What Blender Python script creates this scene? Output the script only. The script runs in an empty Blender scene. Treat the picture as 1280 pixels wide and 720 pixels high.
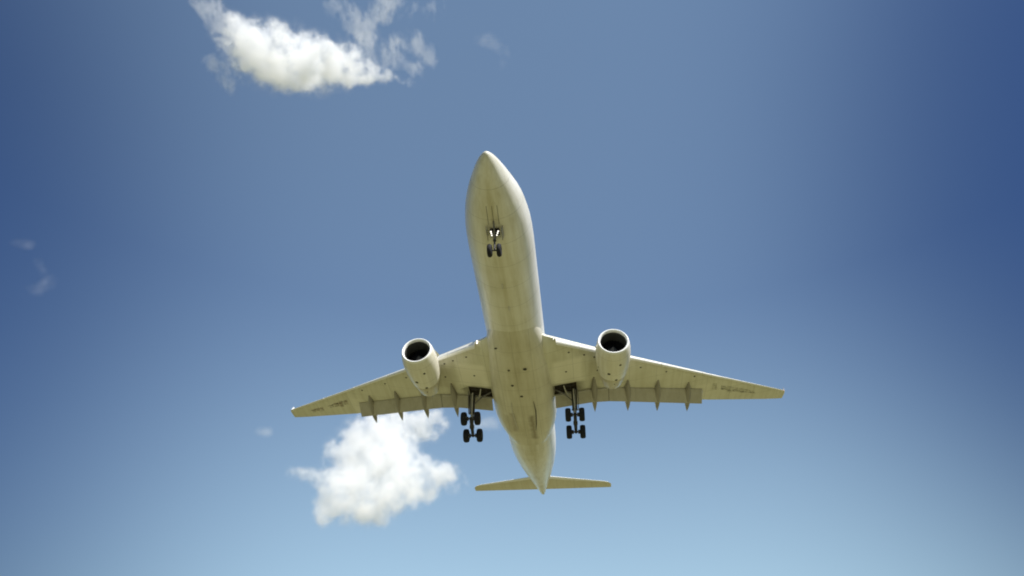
import bpy, bmesh, math, random
from mathutils import Vector, Matrix
random.seed(7)
R = math.radians
SC = bpy.context.scene
COL = SC.collection

# ---------------------------------------------------------------- camera, sky, sun, exposure
PITCH = 3.5                                   # the airliner flies nose-up on its approach
CAM_AC = Vector((6.066, -33.417, -43.443))    # the photographer seen from the airliner (x port, y aft of nose, z up)
ROT = Matrix.Rotation(-R(PITCH), 4, 'X')
CAM_POS = Vector((0, 0, 1.7))
right = ROT @ Vector((0.99476594, 0.10081335, 0.0166552))
down = ROT @ Vector((-0.05352002, 0.65292355, -0.75553058))
fwd = ROT @ Vector((-0.08704213, 0.7506847, 0.65490164))
FPX = 901.12                                  # focal length for a 1280 wide frame
cam_d = bpy.data.cameras.new('camera')
cam_d.sensor_width = 36.0
cam_d.lens = FPX / 1280 * 36.0
cam_d.clip_start, cam_d.clip_end = 0.2, 40000
cam = bpy.data.objects.new('camera', cam_d)
COL.objects.link(cam)
m = Matrix.Identity(4)
for i in range(3):
    m[i][0], m[i][1], m[i][2], m[i][3] = right[i], -down[i], -fwd[i], CAM_POS[i]
cam.matrix_world = m
SC.camera = cam

SUN_DIR = Vector((0.50, -0.46, 0.735)).normalized()
world = bpy.data.worlds.new('World')
SC.world = world
world.use_nodes = True
wn = world.node_tree
for n in list(wn.nodes):
    wn.nodes.remove(n)


def wnode(t, **kw):
    n = wn.nodes.new(t)
    for k, v in kw.items():
        setattr(n, k, v)
    return n


def wmath(op, a, b=None):
    n = wnode('ShaderNodeMath', operation=op)
    for i, v in enumerate((a, b)):
        if v is None:
            continue
        if isinstance(v, (int, float)):
            n.inputs[i].default_value = v
        else:
            wn.links.new(v, n.inputs[i])
    return n.outputs[0]


sky = wnode('ShaderNodeTexSky', sky_type='NISHITA', sun_disc=False)
sky.sun_elevation = math.asin(SUN_DIR.z)
sky.sun_rotation = math.atan2(SUN_DIR.x, SUN_DIR.y)
sky.altitude = 20
sky.air_density = 1.0
sky.dust_density = 1.0
sky.ozone_density = 1.2
SKY_GAIN, SKY_GAMMA = 0.81, 1.0
SKY_TINT = (0.178, 0.268, 0.43)
tint = wnode('ShaderNodeVectorMath', operation='MULTIPLY')
wn.links.new(sky.outputs[0], tint.inputs[0])
tint.inputs[1].default_value = [v * SKY_GAIN for v in SKY_TINT]
gam = wnode('ShaderNodeGamma')
gam.inputs['Gamma'].default_value = SKY_GAMMA
wn.links.new(tint.outputs[0], gam.inputs['Color'])
# lens vignette painted into the sky: pale band towards +Y, sides left dark
VIGNETTE_PALE, VIGNETTE_LOW = (0.61, 0.90, 1.15), (1.15, 1.60, 1.60)
geo = wnode('ShaderNodeTexCoord')
sep = wnode('ShaderNodeSeparateXYZ')
wn.links.new(geo.outputs['Generated'], sep.inputs[0])
vignette_noise = wnode('ShaderNodeTexNoise')
vignette_noise.inputs['Scale'].default_value = 1.7
vignette_noise.inputs['Detail'].default_value = 2.0
wn.links.new(geo.outputs['Generated'], vignette_noise.inputs['Vector'])
across = wmath('ADD', sep.outputs['X'], wmath('MULTIPLY', wmath('SUBTRACT', vignette_noise.outputs[0], 0.5), 0.04))
low_sky = wmath('MAXIMUM', wmath('SUBTRACT', 0.58, sep.outputs['Z']), 0.0)
lobe = wmath('POWER', 2.71828, wmath('MULTIPLY', wmath('POWER', wmath('ABSOLUTE', wmath('DIVIDE', wmath('SUBTRACT', across, wmath('ADD', -0.085, wmath('MULTIPLY', low_sky, 0.14))), wmath('ADD', 0.475, wmath('MULTIPLY', low_sky, 0.24)))), 4.2), -1.0))
veil = wnode('ShaderNodeVectorMath', operation='SCALE')  # pale middle of the painted vignette, added to the sky colour
veil.inputs[0].default_value = VIGNETTE_PALE
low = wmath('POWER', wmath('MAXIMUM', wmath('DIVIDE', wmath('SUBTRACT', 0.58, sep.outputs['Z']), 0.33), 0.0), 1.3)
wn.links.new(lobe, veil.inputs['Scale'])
vignette_low = wnode('ShaderNodeVectorMath', operation='SCALE')
vignette_low.inputs[0].default_value = VIGNETTE_LOW
wn.links.new(wmath('MULTIPLY', lobe, low), vignette_low.inputs['Scale'])
vignettes = wnode('ShaderNodeVectorMath', operation='ADD')
wn.links.new(veil.outputs[0], vignettes.inputs[0])
wn.links.new(vignette_low.outputs[0], vignettes.inputs[1])
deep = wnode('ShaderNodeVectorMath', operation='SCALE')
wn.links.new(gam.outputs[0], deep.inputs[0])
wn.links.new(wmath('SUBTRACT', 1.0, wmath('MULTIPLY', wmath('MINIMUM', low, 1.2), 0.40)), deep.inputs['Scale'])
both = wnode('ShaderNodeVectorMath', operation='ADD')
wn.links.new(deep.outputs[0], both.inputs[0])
wn.links.new(vignettes.outputs[0], both.inputs[1])
bg = wnode('ShaderNodeBackground')
bg.inputs['Strength'].default_value = 0.15
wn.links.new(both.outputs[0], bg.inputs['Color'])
wo = wnode('ShaderNodeOutputWorld')
wn.links.new(bg.outputs[0], wo.inputs['Surface'])

sun_d = bpy.data.lights.new('sun', 'SUN')
sun_d.energy = 5.0
sun_d.angle = R(0.5)
sun_d.color = (1.0, 0.965, 0.91)
sun = bpy.data.objects.new('sun', sun_d)
COL.objects.link(sun)
sun.rotation_euler = SUN_DIR.to_track_quat('Z', 'Y').to_euler()
sun.location = (0, 0, 300)

SC.view_settings.view_transform = 'Standard'
SC.view_settings.look = 'None'
SC.view_settings.gamma = 1.0
SC.view_settings.use_curve_mapping = False
SC.view_settings.exposure = 0.45
SC.render.engine = 'CYCLES'
SC.cycles.max_bounces = 24
SC.cycles.diffuse_bounces = 4
SC.cycles.volume_bounces = 20
SC.cycles.transparent_max_bounces = 24
SC.cycles.use_denoising = True
SC.cycles.filter_width = 1.9


# ---------------------------------------------------------------- material helpers
class NT:
    def __init__(self, name):
        self.m = bpy.data.materials.new(name)
        self.m.use_nodes = True
        self.t = self.m.node_tree
        for n in list(self.t.nodes):
            self.t.nodes.remove(n)
        self.out = self.t.nodes.new('ShaderNodeOutputMaterial')

    def n(self, t, ins=None, **kw):
        n = self.t.nodes.new(t)
        for k, v in kw.items():
            setattr(n, k, v)
        for k, v in (ins or {}).items():
            self.put(n.inputs[k], v)
        return n

    def put(self, sock, v):
        if isinstance(v, bpy.types.NodeSocket):
            self.t.links.new(v, sock)
        else:
            sock.default_value = v

    def math(self, op, a, b=None, c=None, clamp=False):
        n = self.n('ShaderNodeMath', operation=op, use_clamp=clamp)
        for i, v in enumerate((a, b, c)):
            if v is not None:
                self.put(n.inputs[i], v)
        return n.outputs[0]

    def noise(self, vec, scale, detail=4.0, rough=0.55):
        n = self.n('ShaderNodeTexNoise', {'Scale': scale, 'Detail': detail, 'Roughness': rough})
        self.put(n.inputs['Vector'], vec)
        return n.outputs[0]

    def mix(self, fac, a, b):
        n = self.n('ShaderNodeMix', data_type='RGBA')
        self.put(n.inputs[0], fac)
        self.put(n.inputs[6], a)
        self.put(n.inputs[7], b)
        return n.outputs[2]

    def ramp(self, v, lo, hi):
        n = self.n('ShaderNodeMapRange', {'From Min': lo, 'From Max': hi}, clamp=True)
        self.put(n.inputs['Value'], v)
        return n.outputs[0]


def col(r, g, b):
    return (r, g, b, 1.0)


def skin(name, base, dirt, line_a=None, line_x=None, dirt_amt=0.5, windows=False, rough=0.38, streak=1.0, girth=False, patches=()):
    """painted aluminium: streaks of grime running aft, patchy tone, panel joints, a bump at the joints"""
    t = NT(name)
    tc = t.n('ShaderNodeTexCoord').outputs['Object']
    sp = t.n('ShaderNodeSeparateXYZ', {0: tc})
    X, A, Z = sp.outputs
    mp = t.n('ShaderNodeMapping', {'Vector': tc, 'Scale': (1.6, 0.10, 1.6)}).outputs[0]
    st = t.ramp(t.noise(mp, 1.3 * streak, 6.0, 0.62), 0.42, 0.72)
    pt = t.ramp(t.noise(tc, 0.35, 5.0, 0.6), 0.35, 0.75)
    fine = t.noise(tc, 6.0, 4.0, 0.7)
    d = t.math('ADD', t.math('MULTIPLY', st, 0.6), t.math('MULTIPLY', pt, 0.4))
    if girth:   # grime gathers along the keel; its aft taper paints in the tail's lit edges
        wide = t.n('ShaderNodeMapRange', {'From Min': 8.0, 'From Max': 29.0, 'To Min': 1.75, 'To Max': 0.55})
        t.put(wide.inputs['Value'], A)
        keel = t.math('SUBTRACT', 1.0, t.math('DIVIDE', t.math('ABSOLUTE', X), wide.outputs[0]), clamp=True)
        d = t.math('ADD', t.math('MULTIPLY', d, 0.8), t.math('MULTIPLY', keel, 0.5), clamp=True)
    d = t.math('MULTIPLY', d, dirt_amt, clamp=True)
    c = t.mix(d, col(*base), col(*dirt))
    c = t.mix(t.math('MULTIPLY', t.ramp(fine, 0.55, 0.8), 0.25), c, col(*[v * 0.72 for v in base]))
    for x0, x1, a0, a1, pc, amt, mir in patches:   # worn or repainted panels: extent across, extent along, tint, strength
        wob = t.math('MULTIPLY', t.math('SUBTRACT', t.noise(tc, 1.4, 4.0), 0.5), 0.5)
        xx = t.math('ADD', t.math('ABSOLUTE', X) if mir else X, wob)
        aa = t.math('ADD', A, wob)
        e = None
        for v_, lo_, hi_ in ((xx, x0, x1), (aa, a0 - 32.0, a1 - 32.0)):
            for f_, g_ in ((lo_ - .25, lo_ + .25), (hi_ + .25, hi_ - .25)):
                q_ = t.ramp(v_, f_, g_) if f_ < g_ else t.math('SUBTRACT', 1.0, t.ramp(v_, g_, f_))
                e = q_ if e is None else t.math('MULTIPLY', e, q_)
        c = t.mix(t.math('MULTIPLY', e, amt), c, col(*pc))
    lines = None
    for coord, sp_, w in ((A, line_a, 0.035), (X, line_x, 0.03)):
        if not sp_:
            continue
        fr = t.math('FRACT', t.math('ADD', t.math('DIVIDE', coord, sp_), 50.13))
        on = t.math('LESS_THAN', fr, w / sp_)
        lines = on if lines is None else t.math('MAXIMUM', lines, on)
    if lines is not None:
        c = t.mix(t.math('MULTIPLY', lines, 0.4), c, col(0.10, 0.09, 0.06))
    if windows:
        fr = t.math('FRACT', t.math('DIVIDE', A, 0.533))
        on = t.math('LESS_THAN', t.math('ABSOLUTE', t.math('SUBTRACT', fr, 0.5)), 0.22)
        on = t.math('MULTIPLY', on, t.math('LESS_THAN', t.math('ABSOLUTE', t.math('SUBTRACT', Z, 7.25)), 0.17))
        on = t.math('MULTIPLY', on, t.math('LESS_THAN', t.math('ABSOLUTE', t.math('SUBTRACT', A, -1.6)), 21.5))
        on = t.math('MULTIPLY', on, t.math('GREATER_THAN', t.math('ABSOLUTE', X), 2.0))
        c = t.mix(on, c, col(0.02, 0.025, 0.03))
    b = t.n('ShaderNodeBsdfPrincipled')
    t.put(b.inputs['Base Color'], c)
    t.put(b.inputs['Roughness'], t.math('ADD', rough, t.math('MULTIPLY', d, 0.25)))
    b.inputs['Coat Weight'].default_value = 0.4
    b.inputs['Coat Roughness'].default_value = 0.2
    bp = t.n('ShaderNodeBump', {'Strength': 0.12, 'Distance': 0.05})
    t.put(bp.inputs['Height'], t.noise(tc, 1.1, 3.0))
    t.put(b.inputs['Normal'], bp.outputs[0])
    t.t.links.new(b.outputs[0], t.out.inputs['Surface'])
    return t.m


def plain(name, base, rough=0.5, metal=0.0, var=0.3, scale=3.0):
    t = NT(name)
    tc = t.n('ShaderNodeTexCoord').outputs['Object']
    c = t.mix(t.ramp(t.noise(tc, scale, 5.0), 0.35, 0.7), col(*base), col(*[v * (1 - var) for v in base]))
    b = t.n('ShaderNodeBsdfPrincipled', {'Roughness': rough, 'Metallic': metal})
    t.put(b.inputs['Base Color'], c)
    t.t.links.new(b.outputs[0], t.out.inputs['Surface'])
    return t.m


def lamp_mat(name, c, s):
    t = NT(name)
    e = t.n('ShaderNodeEmission', {'Color': col(*c), 'Strength': s})
    t.t.links.new(e.outputs[0], t.out.inputs['Surface'])
    return t.m


def decal_mat(name, c, amount):
    t = NT(name)
    tc = t.n('ShaderNodeTexCoord').outputs['Object']
    a = t.math('MULTIPLY', t.ramp(t.noise(tc, 3.0, 5.0), 0.3, 0.65), amount)
    b = t.n('ShaderNodeBsdfPrincipled', {'Base Color': col(*c), 'Roughness': 0.6})
    t.put(b.inputs['Alpha'], a)
    t.t.links.new(b.outputs[0], t.out.inputs['Surface'])
    return t.m


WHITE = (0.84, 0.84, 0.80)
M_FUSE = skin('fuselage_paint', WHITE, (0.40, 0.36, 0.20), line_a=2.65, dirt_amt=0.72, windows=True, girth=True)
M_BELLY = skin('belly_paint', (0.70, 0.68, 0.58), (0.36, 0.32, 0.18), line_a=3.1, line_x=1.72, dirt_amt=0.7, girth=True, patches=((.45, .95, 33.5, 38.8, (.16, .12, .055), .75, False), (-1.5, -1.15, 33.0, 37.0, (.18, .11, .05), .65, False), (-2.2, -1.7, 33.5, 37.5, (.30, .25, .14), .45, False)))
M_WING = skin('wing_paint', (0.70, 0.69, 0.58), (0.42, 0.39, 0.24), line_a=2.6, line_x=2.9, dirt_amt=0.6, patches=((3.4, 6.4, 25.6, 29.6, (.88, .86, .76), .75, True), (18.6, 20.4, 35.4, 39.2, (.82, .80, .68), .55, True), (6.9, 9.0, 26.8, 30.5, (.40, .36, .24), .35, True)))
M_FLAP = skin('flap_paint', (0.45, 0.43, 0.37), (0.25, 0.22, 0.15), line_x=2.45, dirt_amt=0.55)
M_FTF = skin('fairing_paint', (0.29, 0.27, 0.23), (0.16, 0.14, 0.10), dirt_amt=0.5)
M_SLAT = skin('slat_paint', (0.84, 0.83, 0.80), (0.6, 0.57, 0.45), line_x=3.3, dirt_amt=0.25, rough=0.3)
M_NAC = skin('nacelle_paint', (0.78, 0.77, 0.70), (0.42, 0.37, 0.22), line_a=2.35, dirt_amt=0.55)
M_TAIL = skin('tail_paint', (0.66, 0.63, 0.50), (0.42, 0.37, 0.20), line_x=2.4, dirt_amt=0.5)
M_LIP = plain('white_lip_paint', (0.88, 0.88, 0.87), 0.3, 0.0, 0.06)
M_STEEL = plain('grey_gear_steel', (0.20, 0.19, 0.18), 0.45, 0.3, 0.4, 2.0)
M_PALE = plain('pale_pipe_enamel', (0.62, 0.60, 0.55), 0.4, 0.0, 0.2)
M_DARK = plain('dark_gear_metal', (0.045, 0.042, 0.045), 0.5, 0.2, 0.4)
M_RUBBER = plain('tyre_rubber', (0.008, 0.008, 0.013), 0.85, 0.0, 0.3)
M_HUB = plain('wheel_hub_metal', (0.26, 0.26, 0.27), 0.4, 0.6, 0.3)
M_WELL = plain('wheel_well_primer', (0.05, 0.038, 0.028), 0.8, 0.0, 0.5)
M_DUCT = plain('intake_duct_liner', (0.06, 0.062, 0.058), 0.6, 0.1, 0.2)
M_FAN = plain('fan_titanium', (0.03, 0.03, 0.033), 0.4, 0.7, 0.3)
M_SPIN = plain('spinner_paint', (0.10, 0.10, 0.10), 0.4, 0.0, 0.2)
M_VENT = plain('vent_dark_grille', (0.06, 0.055, 0.04), 0.7, 0.0, 0.3)  # one dark tone for vents, door seams and the flap slot
M_GLASS = plain('cockpit_glass', (0.02, 0.025, 0.03), 0.08, 0.0, 0.2)
M_NOZ = skin('nozzle_paint', (0.60, 0.57, 0.47), (0.27, 0.23, 0.13), dirt_amt=0.8, streak=1.6)
M_EXH = plain('heat_stained_nozzle', (0.30, 0.27, 0.23), 0.4, 0.7, 0.4)
M_LAMP = lamp_mat('lit_landing_lamp', (1.0, 0.95, 0.82), 1.7)
M_RED = lamp_mat('red_navigation_lamp', (1.0, 0.12, 0.05), 0.6)
M_MARKS = decal_mat('worn_marking_brown', (0.20, 0.115, 0.06), 0.45)
M_MARKP = decal_mat('worn_marking_olive', (0.12, 0.105, 0.05), 0.32)
M_STRIPE = decal_mat('worn_outline', (0.14, 0.11, 0.06), 0.5)

# ---------------------------------------------------------------- mesh helpers
BASE = Vector((0, 32.0, -6.5))     # the airliner's base point: where its main wheels would touch down
# every part of the airliner is modelled in metres: x to port, y aft of the nose, z above the fuselage axis


def finish(bm, name, mats, parent=None, angle=38, off=BASE):
    bmesh.ops.recalc_face_normals(bm, faces=bm.faces[:])
    for v in bm.verts:
        v.co -= off
    me = bpy.data.meshes.new(name)
    bm.to_mesh(me)
    bm.free()
    for mt in (mats if isinstance(mats, (list, tuple)) else [mats]):
        me.materials.append(mt)
    for p in me.polygons:
        p.use_smooth = True
    me.set_sharp_from_angle(angle=R(angle))
    o = bpy.data.objects.new(name, me)
    COL.objects.link(o)
    if parent is not None:
        o.parent = parent
    return o


def loft(bm, rings, cap=True, mat=0, closed=True):
    vs = [[bm.verts.new(p) for p in r] for r in rings]
    n = len(vs[0])
    for a, b in zip(vs, vs[1:]):
        for i in range(n if closed else n - 1):
            j = (i + 1) % n
            f = bm.faces.new((a[i], a[j], b[j], b[i]))
            f.material_index = mat
    if cap:
        for r in (vs[0], vs[-1]):
            f = bm.faces.new(r)
            f.material_index = mat
    return vs


def frame(d):
    d = d.normalized()
    u = d.orthogonal().normalized()
    return u, d.cross(u)


def tube(bm, pts, r, n=12, mat=0):
    """round bar along points; r a number or one radius per point"""
    pts = [Vector(p) for p in pts]
    rs = r if isinstance(r, (list, tuple)) else [r] * len(pts)
    rings = []
    u = None
    for i, p in enumerate(pts):
        d = (pts[min(i + 1, len(pts) - 1)] - pts[max(i - 1, 0)]).normalized()
        if u is None:
            u, v = frame(d)
        else:
            u = (u - d * u.dot(d)).normalized()
            v = d.cross(u)
        rings.append([p + (u * math.cos(2 * math.pi * k / n) + v * math.sin(2 * math.pi * k / n)) * rs[i] for k in range(n)])
    loft(bm, rings, mat=mat)


def revolve(bm, prof, origin, axis, n=48, mat=0, close=False):
    """prof: (distance along the axis, radius)"""
    o, d = Vector(origin), Vector(axis).normalized()
    u, v = frame(d)
    rings = [[o + d * s + (u * math.cos(2 * math.pi * k / n) + v * math.sin(2 * math.pi * k / n)) * max(r, 1e-4) for k in range(n)] for s, r in prof]
    loft(bm, rings, cap=not close, mat=mat)


def box(bm, c, sx, sy, sz, rot=None, bev=0.0, mat=0):
    g = bmesh.ops.create_cube(bm, size=1.0)
    vs = g['verts']
    for v in vs:
        v.co = Vector((v.co.x * sx, v.co.y * sy, v.co.z * sz))
        if rot is not None:
            v.co = rot @ v.co
        v.co += Vector(c)
    fs = {f for v in vs for f in v.link_faces}
    for f in fs:
        f.material_index = mat
    if bev:
        bmesh.ops.bevel(bm, geom=list({e for v in vs for e in v.link_edges}), offset=bev, segments=2, affect='EDGES')


def pchip(xs, ys, x):
    """monotone cubic through the stations"""
    n = len(xs)
    if x <= xs[0]:
        return ys[0]
    if x >= xs[-1]:
        return ys[-1]
    h = [xs[i + 1] - xs[i] for i in range(n - 1)]
    dl = [(ys[i + 1] - ys[i]) / h[i] for i in range(n - 1)]
    d = [dl[0]] + [0.0] * (n - 2) + [dl[-1]]
    for i in range(1, n - 1):
        if dl[i - 1] * dl[i] > 0:
            w1, w2 = 2 * h[i] + h[i - 1], h[i] + 2 * h[i - 1]
            d[i] = (w1 + w2) / (w1 / dl[i - 1] + w2 / dl[i])
    i = max(k for k in range(n - 1) if xs[k] <= x)
    t = (x - xs[i]) / h[i]
    return ((2 * t**3 - 3 * t**2 + 1) * ys[i] + (t**3 - 2 * t**2 + t) * h[i] * d[i]
            + (-2 * t**3 + 3 * t**2) * ys[i + 1] + (t**3 - t**2) * h[i] * d[i + 1])


def lerp(xs, ys, x):
    if x <= xs[0]:
        return ys[0]
    for i in range(len(xs) - 1):
        if x <= xs[i + 1]:
            return ys[i] + (ys[i + 1] - ys[i]) * (x - xs[i]) / (xs[i + 1] - xs[i])
    return ys[-1]


def tag(o, label, cat, group=None, kind=None):
    if label:
        o['label'] = label
    if cat:
        o['category'] = cat
    if group:
        o['group'] = group
    if kind:
        o['kind'] = kind
    return o


# ---------------------------------------------------------------- the ground below (out of frame, lights the belly)
def ground_material():
    t = NT('dry_grass_field')
    tc = t.n('ShaderNodeTexCoord').outputs['Object']
    big = t.ramp(t.noise(tc, 0.012, 5.0), 0.35, 0.65)
    small = t.noise(tc, 1.8, 6.0, 0.7)
    c = t.mix(big, col(0.232, 0.211, 0.095), col(0.183, 0.176, 0.080))
    c = t.mix(t.ramp(small, 0.45, 0.75), c, col(0.125, 0.125, 0.06))
    b = t.n('ShaderNodeBsdfPrincipled', {'Roughness': 0.95})
    b.inputs['Specular IOR Level'].default_value = 0.1
    t.put(b.inputs['Base Color'], c)
    bp = t.n('ShaderNodeBump', {'Strength': 0.5, 'Distance': 0.08})
    t.put(bp.inputs['Height'], small)
    t.put(b.inputs['Normal'], bp.outputs[0])
    t.t.links.new(b.outputs[0], t.out.inputs['Surface'])
    return t.m


bm = bmesh.new()
prev = None
for rad in (0.0, 40, 150, 600, 2500, 12000):
    if rad == 0.0:
        prev = [bm.verts.new((0, 0, 0))]
        continue
    ring = [bm.verts.new((rad * math.cos(2 * math.pi * k / 48), rad * math.sin(2 * math.pi * k / 48), 0)) for k in range(48)]
    for k in range(48):
        if len(prev) == 1:
            bm.faces.new((prev[0], ring[k], ring[(k + 1) % 48]))
        else:
            bm.faces.new((prev[k], ring[k], ring[(k + 1) % 48], prev[(k + 1) % 48]))
    prev = ring
gr = finish(bm, 'ground', ground_material(), off=Vector((0, 0, 0)))
tag(gr, 'field of dry yellow grass under the approach path', 'ground', kind='structure')

# ---------------------------------------------------------------- the airliner
plane = bpy.data.objects.new('airliner', None)
COL.objects.link(plane)
plane.empty_display_size = 5
plane.location = CAM_POS + (ROT @ (BASE - CAM_AC))
plane.rotation_euler = (-R(PITCH), 0, 0)
tag(plane, 'white twin-engine airliner passing overhead on its approach, landing gear and flaps down', 'airliner')

# fuselage
FA = [0, .25, .8, 1.6, 2.6, 3.6, 5, 6.5, 8.2, 10, 41, 44, 47, 50, 53, 56, 59, 61.2, 62.5]
FB = [-.75, -1.10, -1.46, -1.82, -2.14, -2.37, -2.60, -2.73, -2.80, -2.82, -2.82, -2.62, -2.17, -1.55, -.86, -.14, .55, 1.02, 1.30]
FT = [-.75, -.38, -.02, .40, .92, 1.52, 2.25, 2.63, 2.79, 2.82, 2.82, 2.82, 2.81, 2.79, 2.70, 2.52, 2.28, 2.06, 1.92]
FW = [.0, .36, .74, 1.13, 1.54, 1.89, 2.29, 2.57, 2.76, 2.82, 2.82, 2.78, 2.64, 2.36, 1.96, 1.48, .97, .56, .30]


def fus(a):
    return pchip(FA, FB, a), pchip(FA, FT, a), pchip(FA, FW, a)


bm = bmesh.new()
stations = [0.004, .03, .08, .16, .25, .4, .6, .8, 1.1, 1.4, 1.8, 2.2, 2.6, 3.1, 3.6, 4.3, 5, 5.8, 6.6, 7.5, 8.5, 10]
stations += [10 + 31 * k / 14 for k in range(1, 15)] + [41 + 21.5 * k / 24 for k in range(1, 25)]
rings = []
for a in stations:
    zb, zt, w = fus(a)
    if a < 0.25:   # round the very tip
        k = math.sqrt(a / 0.25)
        zb, zt, w = -.75 - .35 * k, -.75 + .37 * k, .36 * k
    zc = (zb + zt) / 2 if a < 10 or a > 41 else 0
    zc = lerp([0, 2.6, 8], [(zb + zt) / 2, -.45 * 1.0 + (zb + zt) / 2 * .2, 0], a) if a < 8 else zc
    ring = []
    for k in range(56):
        th = 2 * math.pi * k / 56
        x, s = math.sin(th), math.cos(th)
        ring.append((w * x, a, zc + ((zt - zc) if s > 0 else (zc - zb)) * s))
    rings.append(ring)
loft(bm, rings)
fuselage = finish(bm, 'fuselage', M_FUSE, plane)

# tail cone outlet
bm = bmesh.new()
revolve(bm, [(-.02, .30), (.30, .24), (.55, .17), (.55, .12), (.2, .12)], (0, 62.48, 1.60), (0, 1, .15), 20)
finish(bm, 'exhaust_outlet', M_PALE, fuselage)

# cockpit glazing, wrapped on the nose
for s in (-1, 1):
    for a0, a1, t0, t1 in ((2.15, 3.0, 8, 30), (2.35, 3.35, 33, 52), (2.9, 4.0, 55, 68)):
        bm = bmesh.new()
        grid = []
        for i in range(6):
            row = []
            for j in range(5):
                a = a0 + (a1 - a0) * i / 5
                th = R(t0 + (t1 - t0) * j / 4) * s
                zb, zt, w = fus(a)
                zc = lerp([0, 2.6, 8], [(zb + zt) / 2, -.45 + (zb + zt) / 2 * .2, 0], a)
                row.append(Vector((w * math.sin(th) * 1.006, a - .01, zc + (zt - zc) * math.cos(th) * 1.006)))
            grid.append(row)
        vs = [[bm.verts.new(p) for p in r] for r in grid]
        for i in range(5):
            for j in range(4):
                bm.faces.new((vs[i][j], vs[i][j + 1], vs[i + 1][j + 1], vs[i + 1][j]))
        finish(bm, 'cockpit_window', M_GLASS, fuselage)

# belly fairing
GA = [18.6, 19.4, 20.6, 22.4, 25, 31, 34, 36.5, 38.5, 39.8, 40.5]
GW = [1.9, 2.15, 2.45, 2.82, 3.10, 3.36, 3.40, 3.22, 2.84, 2.46, 2.18]
GB = [-2.74, -2.83, -2.92, -3.06, -3.22, -3.32, -3.30, -3.22, -3.12, -3.04, -2.98]
bm = bmesh.new()
rings = []
for k in range(46):
    a = 18.6 + (40.5 - 18.6) * k / 45
    w, zb = pchip(GA, GW, a), pchip(GA, GB, a)
    ring = []
    for i in range(41):
        th = math.pi * i / 40
        c, s = math.cos(th), math.sin(th)
        e = 2 / lerp([19, 24, 30], [2.0, 2.25, 2.6], a)
        ring.append((w * math.copysign(abs(c) ** e, c), a, -1.15 + (zb + 1.15) * s ** e))
    for i in range(5):
        ring.append((-w + 2 * w * (i + .5) / 5, a, -0.9))
    rings.append(ring)
loft(bm, rings)
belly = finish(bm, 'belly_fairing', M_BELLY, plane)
# drain masts, vents and aft door lips under the belly
for x, a, r in ((.75, 24.9, .19), (-.85, 25.0, .13), (-.75, 27.6, .15), (.0, 29.6, .17), (-1.75, 21.6, .15)):
    bm = bmesh.new()
    zb = pchip(GA, GB, a)
    revolve(bm, [(0, r), (.02, r * .9), (.02, .01)], (x, a, zb * (1 - .06 * (abs(x) / 3) ** 2) - .012), (0, 0, -1), 16)
    finish(bm, 'drain_vent', M_VENT, belly)
for s in (-1, 1):      # rear edge strips where the main gear bays close
    bm = bmesh.new()
    tube(bm, [(s * 1.15, 30.6, -3.375), (s * 1.25, 32.5, -3.36), (s * 1.1, 35.2, -3.27), (s * .95, 36.8, -3.19)], [.02, .05, .05, .015], 8)
    finish(bm, 'bay_door_seam', M_VENT if s > 0 else M_PALE, belly)
for x in (-.55, .75):   # keel antennas
    bm = bmesh.new()
    a0 = 12.5 if x < 0 else 15.5
    loft(bm, [[(x * .2 - .03, a0, -2.80), (x * .2 + .03, a0, -2.80), (x * .2 + .03, a0 + .45, -2.80), (x * .2 - .03, a0 + .45, -2.80)],
              [(x * .2 - .01, a0 + .3, -3.14), (x * .2 + .01, a0 + .3, -3.14), (x * .2 + .01, a0 + .52, -3.14), (x * .2 - .01, a0 + .52, -3.14)]])
    finish(bm, 'blade_antenna', M_PALE, fuselage)


# ---- wing definition
def zw(y):      # height of the wing's lower skin line
    return -2.15 + 4.93 * max(0.0, (y - 3.0) / 26.4)


LE_Y, LE_A = [1.5, 3.0, 29.8], [20.9, 21.95, 40.48]
TE_Y = [1.5, 3.2, 7.2, 9.3, 19.6, 19.64, 28.4, 29.3, 29.8]
TE_A = [32.0, 32.0, 32.15, 32.65, 36.65, 38.55, 41.59, 41.84, 41.9]


def le(y): return lerp(LE_Y, LE_A, y)
def te(y): return lerp(TE_Y, TE_A, y)


def thick(y): return lerp([1.5, 3, 9.3, 20, 29.4], [1.75, 1.6, .98, .52, .22], y)


def lower(y, s):
    """lower skin at chord share s (0 leading edge)"""
    t = thick(y)
    base = zw(y)
    nose = 0.42 * t * (1 - min(1, s / .22)) ** 2
    rear = 0.10 * t * max(0, (s - .55) / .45) ** 1.5
    return base - .02 * t + nose + rear


def upper(y, s):
    t = thick(y)
    q = min(1, s / .30)
    rise = .42 * t + .58 * t * math.sqrt(max(0, 1 - (1 - q) ** 2))
    tail = max(0, (s - .30) / .70)
    end = lerp([1.5, 9.3, 19.6, 19.64, 29.4], [.42, .30, .16, .05, .03], y)
    top = rise * (1 - tail ** 1.6) + (lower(y, 1) - zw(y) + end) * tail ** 1.6
    return zw(y) + top


SS = [0, .004, .015, .035, .07, .12, .18, .26, .36, .48, .6, .72, .84, .93, 1.0]


def wing_ring(y, s):
    c0, c1 = le(y), te(y)
    tw = lerp([20, 29.4], [0, .0], y)
    lo = [(s * y, c0 + (c1 - c0) * q, lower(y, q) + tw * q) for q in SS]
    up = [(s * y, c0 + (c1 - c0) * q, upper(y, q)) for q in reversed(SS[1:])]
    return lo + up


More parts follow.
